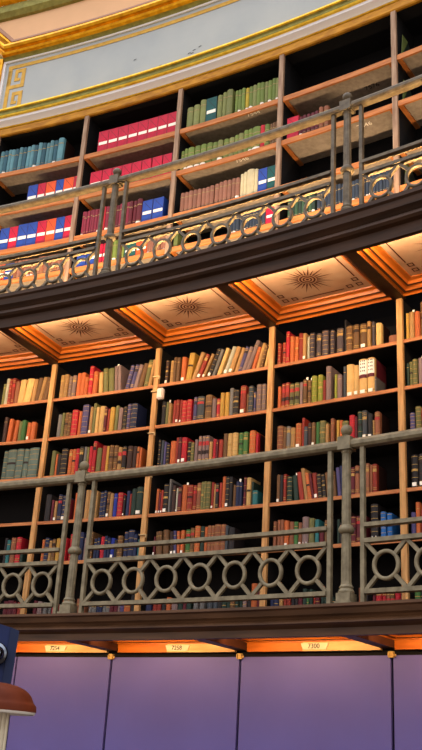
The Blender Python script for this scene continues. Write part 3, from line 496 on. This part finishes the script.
# ================================================================ BOOKS
def book_mesh(w, h, code, fl, seed, depth=.16, box=False, soft=False):
    rnd = random.Random(seed)
    bm = bmesh.new(); c = 0; ct = .0022
    d = depth
    if box:
        bv = [(0, 0), (w, 0), (w, d), (0, d)]
        lbox(bm, 0, w, 0, d, 0, h)
        # dark seam of the slipcase lid: a shallow groove drawn as thin strip on the spine
        z0, z1 = h * .52, h * .98
        v = [bm.verts.new(q) for q in ((w * .08, -.0008, z1), (w * .08 + .003, -.0008, z1), (w * .92, -.0008, z0 + .003), (w * .92 - .002, -.0008, z0))]
        f = bm.faces.new(v); f.material_index = 3
        for x in (0, w - .0018):
            v = [bm.verts.new(q) for q in ((x, -.0006, 0), (x + .0018, -.0006, 0), (x + .0018, -.0006, h), (x, -.0006, h))]
            bm.faces.new(v).material_index = 3
    else:
        # rounded spine (bulges towards the room, -y), two boards, page block
        n = 6; bul = min(.012, w * .28)
        arc = [(w * i / n, -bul * math.sin(math.pi * i / n) ** .8 if 0 < i < n else 0) for i in range(n + 1)]
        inn = [(min(max(x, ct), w - ct), y + ct) for x, y in arc]
        for z0, z1, mi, k in [(0, h, 0, 0)]:
            lo = [bm.verts.new((x, y, 0)) for x, y in arc]; hi = [bm.verts.new((x, y, h)) for x, y in arc]
            lo2 = [bm.verts.new((x, y, 0)) for x, y in inn]; hi2 = [bm.verts.new((x, y, h)) for x, y in inn]
            for i in range(n):
                bm.faces.new((lo[i], lo[i + 1], hi[i + 1], hi[i])); bm.faces.new((hi[i], hi[i + 1], hi2[i + 1], hi2[i])); bm.faces.new((lo[i], lo[i + 1], lo2[i + 1], lo2[i]))
        bi = 3 if 'h' in fl else 7 if 'H' in fl else 0  # 'h' paints shade on the side boards as a dark colour; 'H' is maroon boards
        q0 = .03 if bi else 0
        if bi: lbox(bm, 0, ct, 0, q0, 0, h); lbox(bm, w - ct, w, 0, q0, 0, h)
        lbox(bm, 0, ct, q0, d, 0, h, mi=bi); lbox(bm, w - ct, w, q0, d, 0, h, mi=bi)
        lbox(bm, ct, w - ct, ct, d - .006, .004, h - .004, mi=1)
        def band(z, hh, mi, out=.0016):
            a = [bm.verts.new((x, y - out, z)) for x, y in arc]; b = [bm.verts.new((x, y - out, z + hh)) for x, y in arc]
            for i in range(n): bm.faces.new((a[i], a[i + 1], b[i + 1], b[i])).material_index = mi
        if 'b' in fl and soft:
            band(h * rnd.uniform(.7, .78), h * .035, 6); band(h * .12, .003, 6)
            if rnd.random() < .3: band(.004, .02, 5)
        elif 'b' in fl:
            sty = rnd.choice((0, 1, 2))
            if sty == 0:
                for q in (.08, .25, .42, .6, .78, .93): band(h * q, .003, 2)
            elif sty == 1:
                for q in (.1, .16, .84, .9): band(h * q, .0035, 2)
                band(h * rnd.uniform(.66, .74), h * .1, rnd.choice((3, 4, 2)))
            else:
                for q in (.06, .3, .7, .94): band(h * q, .003, 2)
                band(h * .5, h * .07, rnd.choice((2, 3)))
        if 'c' in fl:
            band(h * .62, h * .16, 4); band(h * .28, h * .14, 3); band(h * .9, .005, 2); band(h * .06, .006, 2)
        if 'x' in fl:
            band(h * .56, h * .4, 5); band(h * .46, h * .1, 7); band(h * .1, .003, 3)
            for q in (.64, .74, .84, .92):
                for xx in (.25, .5, .7): lbox(bm, w * xx, w * (xx + .1), -bul - .0025, -bul * .5, h * q, h * q + .01, mi=3)
        if not set('bcx') & set(fl) and rnd.random() < .4: band(h * .8, .004, 2)
    return bm
CODES = list(BC)
DETAILS = ('b', 'w', 's', 'c', 'x', 'h', 'H')
def make_item(key, bay, i, rec, n):
    ul, w, h, code, t, fl = rec
    box = code in '0123'
    upper = key > 10
    z = (ZU if upper else ZL)[key] + .0006
    back = .005 if box else .012
    rnd = random.Random('%s%s%s' % (key, bay, i))
    dr = -.006 - rnd.uniform(0, .012) if not box else -.012
    m = frame(ul, dr, z)
    a = math.radians(t); w0 = w
    if t >= 0: m = m @ Matrix.Translation((w, 0, 0)) @ Matrix.Rotation(a, 4, 'Y') @ Matrix.Translation((-w, 0, 0))
    else: m = m @ Matrix.Rotation(a, 4, 'Y')
    depth = .2 if box else (.19 if h > .25 else rnd.uniform(.13, .16))
    lying = (key == 1 and code == 'p' and h < .09)
    m = m @ Matrix.Translation((0, .012, 0))
    bm = book_mesh(w, h, code, fl, '%s%s%s' % (key, bay, i), depth, box, upper)
    return bm, m, box
SHN = {1: 'top', 2: 'second', 3: 'third', 4: 'fourth', 5: 'fifth', 6: 'bottom', 11: 'top', 12: 'second', 13: 'third', 14: 'fourth', 15: 'bottom'}
ORD = ['', 'first', 'second', 'third', 'fourth', 'fifth', 'sixth', 'seventh', 'eighth', 'ninth', 'tenth', 'eleventh', 'twelfth', 'thirteenth', 'fourteenth', 'fifteenth', 'sixteenth', 'seventeenth', 'eighteenth', 'nineteenth', 'twentieth', 'twenty-first', 'twenty-second', 'twenty-third', 'twenty-fourth', 'twenty-fifth', 'twenty-sixth', 'twenty-seventh', 'twenty-eighth', 'twenty-ninth', 'thirtieth', 'thirty-first', 'thirty-second']
def library():
    stuff = bmesh.new(); smats = []
    for key, bi, raw in ROWS:
        bay = 'ABCDE'[bi]
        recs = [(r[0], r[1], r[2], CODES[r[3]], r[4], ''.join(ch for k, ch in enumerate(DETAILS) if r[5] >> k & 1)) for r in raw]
        avg = sum(r[2] for r in recs) / len(recs); aw = sum(r[1] for r in recs) / len(recs)
        upper = key > 10
        for i, rec in enumerate(recs):
            ul, w, h, code, t, fl = rec
            if key == 6: h += .11
            if key == 15: h += .09
            rec = (ul, w, h, code, t, fl)
            bm, m, box = make_item(key, bay, i, rec, len(recs))
            cm = BM[code]
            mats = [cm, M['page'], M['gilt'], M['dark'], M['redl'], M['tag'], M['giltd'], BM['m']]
            if key in (5, 6):          # beyond the first 300 books: one mass of books behind the railing
                idx = []
                for mm in mats:
                    if mm not in smats: smats.append(mm)
                    idx.append(smats.index(mm))
                me = bpy.data.meshes.new('tmp')
                if 'w' in fl and h > .12: lbox(bm, w * .2, w * .8, -.0095, -.004, .012, .034, mi=5)
                for f in bm.faces: f.material_index = idx[f.material_index]
                bm.transform(m); bm.to_mesh(me); bm.free(); stuff.from_mesh(me); bpy.data.meshes.remove(me)
                continue
            cn = BC[code][1]
            size = 'tall' if h > avg * 1.15 else 'short' if h < avg * .85 else ''
            if not size: size = 'thick' if w > aw * 1.35 else 'thin' if w < aw * .7 else ''
            kind = 'box file' if box else ('bound volume' if upper else 'book')
            ext = ' with white label' if (box or ('w' in fl and not upper)) else (' leaning right' if t > 6 else ' leaning left' if t < -2.5 else (' with gilt bands' if 'b' in fl and not upper else ''))
            side = ORD[i + 1] + ' from left'
            lab = ('%s %s %s%s, %s, %s shelf, %s %s bay' % (size, cn, kind, ext, side, SHN[key], 'upper' if upper else 'lower', BW[bay])).strip()
            grp = '%ss on the %s shelf of the %s gallery' % (kind, SHN[key], 'upper' if upper else 'lower')
            grp = grp.replace('box files', 'box files')
            nm = kind.replace(' ', '_')
            o = link(nm, bm, mats, None, mw=m)
            tag(o, lab, 'box file' if box else ('volume' if upper else 'book'), grp)
            bul = min(.012, w * .28)
            if box:
                b = bmesh.new(); z0 = h * (.36 if key != 15 else .6); lbox(b, w * .1, w * .93, -.0022, -.0008, z0, z0 + h * .13)
                link('spine_label', b, M['tag'], o, mw=m)
            elif 'w' in fl:
                b = bmesh.new(); lbox(b, w * .2, w * .8, -bul - .003, -bul * .6, .010, .010 + min(.024, w * .8))
                link('shelfmark_label', b, M['tag'], o, mw=m)
            if 's' in fl and not box:
                b = bmesh.new(); mm = m @ Matrix.Translation((w * .5, .02, h - .03)) @ Matrix.Rotation(.15, 4, 'Y')
                lbox(b, -min(.008, w * .3), min(.008, w * .3), -.001, .001, 0, .055)
                link('paper_slip', b, M['tag'], o, mw=mm)
            if 'w' in fl and 'x' not in fl and upper: pass
    o = link('book_rows', stuff, smats)
    tag(o, 'rows of old books on the two lowest shelves behind the lower railing', 'books', kind='stuff')

# ================================================================ SMALL THINGS
def small_things():
    # violet boards that blank off the lowest cases
    seams = [(-.9, .181, 'violet board at the left edge, behind the lamp'), (.195, .984, 'violet board between the narrow seam and the first brass clip'), (1.004, 1.984, 'violet board between the first and second brass clips'), (2.003, 3.011, 'violet board between the second and third brass clips'), (3.03, 4.03, 'violet board at the right edge, past the third brass clip')]
    for a, b, lab in seams:
        bm = bmesh.new(); cbox(bm, a, b, .225, .25, -ZE, .642, n=5)
        o = link('blanking_board', bm, M['violet']); tag(o, 'plain ' + lab, 'board', 'violet boards covering the lowest cases')
    bm = bmesh.new(); cbox(bm, UA, UB, .0, .215, -ZE, .68, n=30)
    tag(link('wall_lower', bm, M['inner']), 'dark casework behind the violet boards', kind='structure')
    # pine frieze above the boards, one length per bay, with number plates
    nums = {0: '7254', 1: '7258', 2: '7300'}
    for k in range(-1, 4):
        w = {-1: 'left-edge', 0: 'second', 1: 'middle', 2: 'fourth', 3: 'right-edge'}[k]
        r = empty('frieze_rail', frame(k + .5, .25, .67), label='pine rail under the lower gallery, %s bay, above the violet boards' % w, cat='rail', group='pine rails above the violet boards')
        bm = bmesh.new(); cbox(bm, k + .045, k + .44, .235, .262, .672, .735, n=3); link('dim_board', bm, M['frieze_dim'], r)  # weakly lit half of the pine rail, the dimmer light painted as orange
        bm = bmesh.new(); cbox(bm, k + .44, k + .955, .235, .262, .672, .735, n=3); link('lit_board', bm, M['frieze'], r)  # strongly lit half of the same rail, the light painted as pale wood
        if k in nums:
            u = k + .52
            bm = bmesh.new()
            v = [P(u - .09, .268, .717), P(u + .1, .268, .717), P(u + .08, .268, .680), P(u - .075, .268, .680)]
            w2 = [P(u - .09, .2625, .717), P(u + .1, .2625, .717), P(u + .08, .2625, .680), P(u - .075, .2625, .680)]
            vs = [bm.verts.new(q) for q in v + w2]
            for q in ((0, 1, 2, 3), (7, 6, 5, 4), (0, 1, 5, 4), (1, 2, 6, 5), (2, 3, 7, 6), (3, 0, 4, 7)): bm.faces.new([vs[i] for i in q])
            pl = link('number_plate', bm, M['plate'], None); tag(pl, 'small white number plate %s on the pine rail' % nums[k], 'number plate', 'number plates above the violet boards')
            mw = frame(u, .2695, .6985) @ Matrix.Rotation(math.radians(90), 4, 'X')
            text_obj('plate_number', nums[k], .04, mw, M['ink'], pl)
    for u, w in ((.992, 'leftmost'), (1.992, 'middle'), (3.02, 'rightmost')):
        bm = bmesh.new(); m = frame(u, .262, .628); lbox(bm, -.012, .02, -.01, .01, 0, .034, m=m); lbox(bm, -.012, -.006, -.016, -.01, .004, .03, m=m); lbox(bm, .02, .032, -.004, .004, .006, .02, m=m)
        o = link('board_clip', bm, M['brass']); tag(o, 'small brass clip above a seam of the violet boards, %s of three' % w, 'clip', 'brass clips on the violet boards')
    # painted numbers on the undersides of the upper shelves
    for s, u, z, d, col, lab in (('7546', 2.70, ZU[12], -.10, 'tag', 'fourth bay'), ('7576', 2.72, ZU[11], -.2, 'ink', 'fourth bay top'), ('7544', 1.72, ZU[11], -.045, 'tag', 'middle bay top'), ('7546', 1.63, ZU[12], -.05, 'tag', 'middle bay'), ('754', .72, ZU[11], -.06, 'under', 'second bay')):
        f = frame(u, d, z - .0315 if d < -.02 else z - .047)
        mw = f @ Matrix.Rotation(math.pi, 4, 'X')
        o = text_obj('shelf_number', s, .062, mw, M[col], None)
        tag(o, 'number %s painted under an upper shelf, %s' % (s, lab), 'painted number')
    # bookends
    for u, key, lab in ((3.045, 11, 'top'), (3.045, 12, 'second'), (3.045, 14, 'fourth')):
        z = ZU[key] + .001 - (0 if key != 12 else 0)
        bm = bmesh.new()
        def tri(pts, t=.003, mi=0):
            a = [bm.verts.new(P(u, d, zz)) for d, zz in pts]; b = [bm.verts.new(P(u + t, d, zz)) for d, zz in pts]
            bm.faces.new(a).material_index = mi; bm.faces.new(b[::-1]).material_index = mi
            for i in range(len(pts)):
                j = (i + 1) % len(pts); bm.faces.new((a[i], a[j], b[j], b[i])).material_index = mi
        tri([(-.03, z + .004), (-.06, z + .23), (-.16, z + .23)], mi=0)
        tri([(-.034, z + .003), (-.16, z + .225), (-.30, z + .1), (-.30, z + .003)], mi=1)  # unlit part of the same green plate, its shade painted in dark green
        cbox(bm, u, u + .09, -.30, -.03, z, z + .003, n=1, mi=1)
        o = link('bookend', bm, [M['bookend'], M['bookend_shaded']]); tag(o, 'green metal bookend on the %s shelf, upper gallery, right edge of the photo' % lab, 'bookend', 'green bookends')
    bm = bmesh.new(); u = 1.035; z = ZU[14] + .001
    for pts, mi in (([(-.03, z), (-.03, z + .15), (-.2, z + .15), (-.2, z)], 0),):
        a = [bm.verts.new(P(u, d, zz)) for d, zz in pts]; b = [bm.verts.new(P(u + .03, d - .01, zz)) for d, zz in pts]
        bm.faces.new(a); bm.faces.new(b[::-1])
        for i in range(4): j = (i + 1) % 4; bm.faces.new((a[i], a[j], b[j], b[i]))
    o = link('bookend', bm, [M['bookend']]); tag(o, 'green metal bookend alone at left end of fourth shelf, upper middle bay', 'bookend', 'green bookends')
    # little white sensor box strapped to an upright, and the wire ties
    r = empty('sensor_box', frame(1.04, .02, 2.50), label='small white sensor box on an upright, lower gallery, second shelf', cat='sensor')
    bm = bmesh.new(); m = frame(1.068, .035, 2.62); lbox(bm, -.022, .03, -.02, .02, -.045, .045, m=m)
    bmesh.ops.bevel(bm, geom=list(bm.edges), offset=.008, segments=2, affect='EDGES'); link('housing', bm, M['plastic'], r)
    bm = bmesh.new(); m = frame(1.0, .012, 2.655); lbox(bm, -.028, .05, -.010, .002, 0, .006, m=m); link('strap', bm, M['strap'], r)
    for u, z, w in ((1.0, 2.315, 'second'), (1.004, 1.984, 'third'), (1.0, 1.53, 'fourth'), (1.0, 2.78, 'top')):
        bm = bmesh.new(); m = frame(u, .012, z); lbox(bm, -.027, .03, -.007, .003, 0, .006, m=m); lbox(bm, .03, .036, -.007, .01, -.02, .006, m=m)
        o = link('wire_tie', bm, M['strap']); tag(o, 'thin wire tie round the upright at the %s shelf, lower gallery' % w, 'wire tie', 'wire ties on the upright')

# ================================================================ DESK CORNER, lower left
def desk():
    # local frame: x to the right as seen by the reader, y away, z up
    d = Vector((8.366 - CAMX, 9.766 - CAMY, 0)).normalized(); x = Vector((d.y, -d.x, 0))
    m = Matrix((x.to_4d(), d.to_4d(), (0, 0, 1, 0), (0, 0, 0, 1))).transposed()
    m.translation = Vector((8.366, 9.766, ZE))
    root = empty('reading_lamp', m @ Matrix.Translation((-.09, 0, -ZE + .78)), label='brown domed reading lamp on a pale fluted column, lower left corner', cat='lamp')
    cx = -.075
    # shade: a half-barrel dome with rounded end, open below
    bm = bmesh.new(); prof = []
    for i in range(9):
        a = math.pi / 2 * i / 8; prof.append((.124 * math.cos(a) ** .5 if i < 8 else .001, .091 + .039 * math.sin(a)))
    prof = [(.132, .077), (.131, .088), (.1275, .092), (.125, .094)] + prof[1:]
    n = 40
    def shell(pr, sc=1.):
        rings = []
        for r, z in pr: rings.append([bm.verts.new((cx + r * math.cos(2 * math.pi * i / n), .65 * r * math.sin(2 * math.pi * i / n), z)) for i in range(n)])
        for a, b in zip(rings, rings[1:]):
            for i in range(n): bm.faces.new((a[i], a[(i + 1) % n], b[(i + 1) % n], b[i]))
    shell(prof); link('lamp_shade', bm, M['shade'], root, smooth=True, mw=m)
    bm = bmesh.new(); n = 40; shell([(.131, .077), (.1285, .072), (.1255, .072), (.1255, .077)] + [(r * .965, z - .003) for r, z in prof[4:]]); link('shade_lining', bm, M['shade_in'], root, smooth=True, mw=m)
    bm = bmesh.new(); lathe(bm, [(.03, -.62), (.016, -.60), (.0105, -.58), (.0105, .10)], 20, Matrix.Translation((-.004, .0, 0)), flute=.2); link('column', bm, M['column'], root, mw=m)
    # blue leather covered desk screen behind it
    r2 = empty('desk_screen', m @ Matrix.Translation((-.3, .3, -ZE)), label='dark blue leather desk screen behind the brown lamp, lower left corner', cat='screen')
    bm = bmesh.new()
    lean = Matrix.Translation((.005, .30, .280)) @ Matrix.Rotation(math.radians(1.5), 4, 'Y')
    def bx(x0, x1, y0, y1, z0, z1): lbox(bm, x0, x1, y0, y1, z0, z1, m=lean)
    pts = [(-.6, -1.60), (-.6, .03), (-.06, .0), (-.018, -.008), (-.018, -1.65)]
    def prism(pts, y0, y1):
        a = [bm.verts.new(lean @ Vector((x, y0, z))) for x, z in pts]; b = [bm.verts.new(lean @ Vector((x, y1, z))) for x, z in pts]
        bm.faces.new(a); bm.faces.new(b[::-1])
        for i in range(len(pts)): j = (i + 1) % len(pts); bm.faces.new((a[i], a[j], b[j], b[i]))
    prism([(-.38, -1.55), (-.38, .018), (-.06, -.002), (-.02, -.010), (-.02, -1.55)], 0, .04)
    link('leather_panel', bm, M['blue'], r2, mw=m)
    bm = bmesh.new(); prism([(-.02, -1.55), (-.02, -.010), (.0, -.016), (.0, -1.55)], -.004, .044); link('edge_strip', bm, M['blue_d'], r2, mw=m)
    bm = bmesh.new(); mm = Matrix.Translation((-.040, .285, .208)) @ Matrix.Rotation(math.pi / 2, 4, 'X')
    lathe(bm, [(.026, -.01), (.026, .004), (.022, .010), (.018, .010), (.016, .02)] + [(.015 * math.cos(a), .02 + .015 * math.sin(a)) for a in (.3, .7, 1.1, 1.5)], 24, mm); link('chrome_fitting', bm, M['chrome'], r2, smooth=True, mw=m)
    # the desk they stand on
    r3 = empty('reading_desk', m @ Matrix.Translation((-.5, .1, -ZE)), label='blue topped reading desk carrying the lamp, below the frame', cat='desk')
    bm = bmesh.new(); lbox(bm, -1.3, .25, -.35, .28, -.66, -.62); link('desk_top', bm, M['blue_d'], r3, mw=m)
    for px in (-1.2, .15):
        bm = bmesh.new(); lbox(bm, px - .04, px + .04, -.3, .2, -ZE, -.66); link('leg', bm, M['beam'], r3, mw=m)

# ================================================================ LIGHT
def area(u, dr, z, aim, sx, sy, power, col, spread=180):
    L = bpy.data.lights.new('strip_light', 'AREA'); L.shape = 'RECTANGLE'; L.size = sx; L.size_y = sy; L.energy = power; L.color = col; L.spread = math.radians(spread)
    o = bpy.data.objects.new('strip_light', L); COL.objects.link(o)
    f = frame(u, dr, z); x = f.col[0].xyz; dirv = (f.to_3x3() @ Vector(aim)).normalized()
    zz = -dirv; y = zz.cross(x).normalized(); mm = Matrix((x.to_4d(), y.to_4d(), zz.to_4d(), (0, 0, 0, 1))).transposed()
    mm.translation = f.translation; mm[3][0] = mm[3][1] = mm[3][2] = 0; mm[3][3] = 1
    o.matrix_world = mm
def lights():
    for k in range(-2, 5):
        area(k + .5, .735, 3.050, (0, 1, .12), .84, .02, E_UP, (1, .76, .48))
        area(k + .5, .60, .725, (0, 1, -.05), .80, .02, E_LOW, (1, .68, .34))
        area(k + .5, .62, 3.262, (0, .80, .60), .92, .03, E_GAL, (1, .70, .42), 95)
        area(k + .5, .665, 3.262, (0, -.22, .97), .92, .02, E_RAIL, (1, .66, .30), 50)
    # daylight from the dome and the glow of the desks below
    w = bpy.data.worlds.new('room_air'); scene.world = w; w.use_nodes = True; nt = w.node_tree
    bg = nt.nodes['Background']; tc = nt.nodes.new('ShaderNodeTexCoord'); sp = nt.nodes.new('ShaderNodeSeparateXYZ')
    rp = nt.nodes.new('ShaderNodeValToRGB'); mr = nt.nodes.new('ShaderNodeMapRange')
    mr.inputs[1].default_value = -1; mr.inputs[2].default_value = 1
    e = rp.color_ramp.elements
    e[0].position = .0; e[0].color = (.27, .20, .15, 1)
    e[1].position = 1.; e[1].color = (1.35, 1.4, 1.5, 1)
    for p, c in ((.42, (.31, .26, .21, 1)), (.5, (.42, .36, .31, 1)), (.62, (.75, .74, .74, 1)), (.72, (.5, .5, .52, 1)), (.85, (1.1, 1.12, 1.2, 1))):
        q = rp.color_ramp.elements.new(p); q.color = c
    nt.links.new(tc.outputs['Generated'], sp.inputs[0]); nt.links.new(sp.outputs[2], mr.inputs[0]); nt.links.new(mr.outputs[0], rp.inputs[0])
    nt.links.new(rp.outputs[0], bg.inputs['Color']); bg.inputs['Strength'].default_value = E_WORLD
E_UP, E_LOW, E_GAL, E_RAIL, E_WORLD = 10.0, 4.0, 11.0, 6.0, 2.5
def camera():
    c = bpy.data.cameras.new('camera'); o = bpy.data.objects.new('camera', c); COL.objects.link(o); scene.camera = o
    c.sensor_fit = 'VERTICAL'; c.sensor_height = 36.; c.lens = 36. * F_PX / 750; c.clip_start = .05
    fwd = Vector((0, math.cos(PITCH), math.sin(PITCH))); up0 = Vector((0, -math.sin(PITCH), math.cos(PITCH))); r0 = Vector((1, 0, 0))
    cr, sr = math.cos(ROLL), math.sin(ROLL)
    # world up leans to the right in the picture
    right = r0 * cr + up0 * sr; up = -r0 * sr + up0 * cr
    m = Matrix((right.to_4d(), up.to_4d(), (-fwd).to_4d(), (0, 0, 0, 1))).transposed(); m[3][0] = m[3][1] = m[3][2] = 0
    m.translation = Vector((CAMX, CAMY, ZE)); o.matrix_world = m

setting()
coffers(3.03, 3.115, 0.0, 'ceiling_upper', True)
coffers(.682, .762, .25, 'ceiling_lower', False)
for b, k in BAYS.items():
    case(k, False, b); case(k, True, b)
railing(0, M['iron'], 'gallery_railing', 'grey green iron railing with ring lattice along the lower gallery')
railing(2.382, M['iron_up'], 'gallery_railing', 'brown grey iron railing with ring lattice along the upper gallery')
library(); small_things(); desk(); lights(); camera()
vs = scene.view_settings; vs.view_transform = 'Standard'; vs.look = 'None'; vs.gamma = 1; vs.use_curve_mapping = False; vs.exposure = 0.
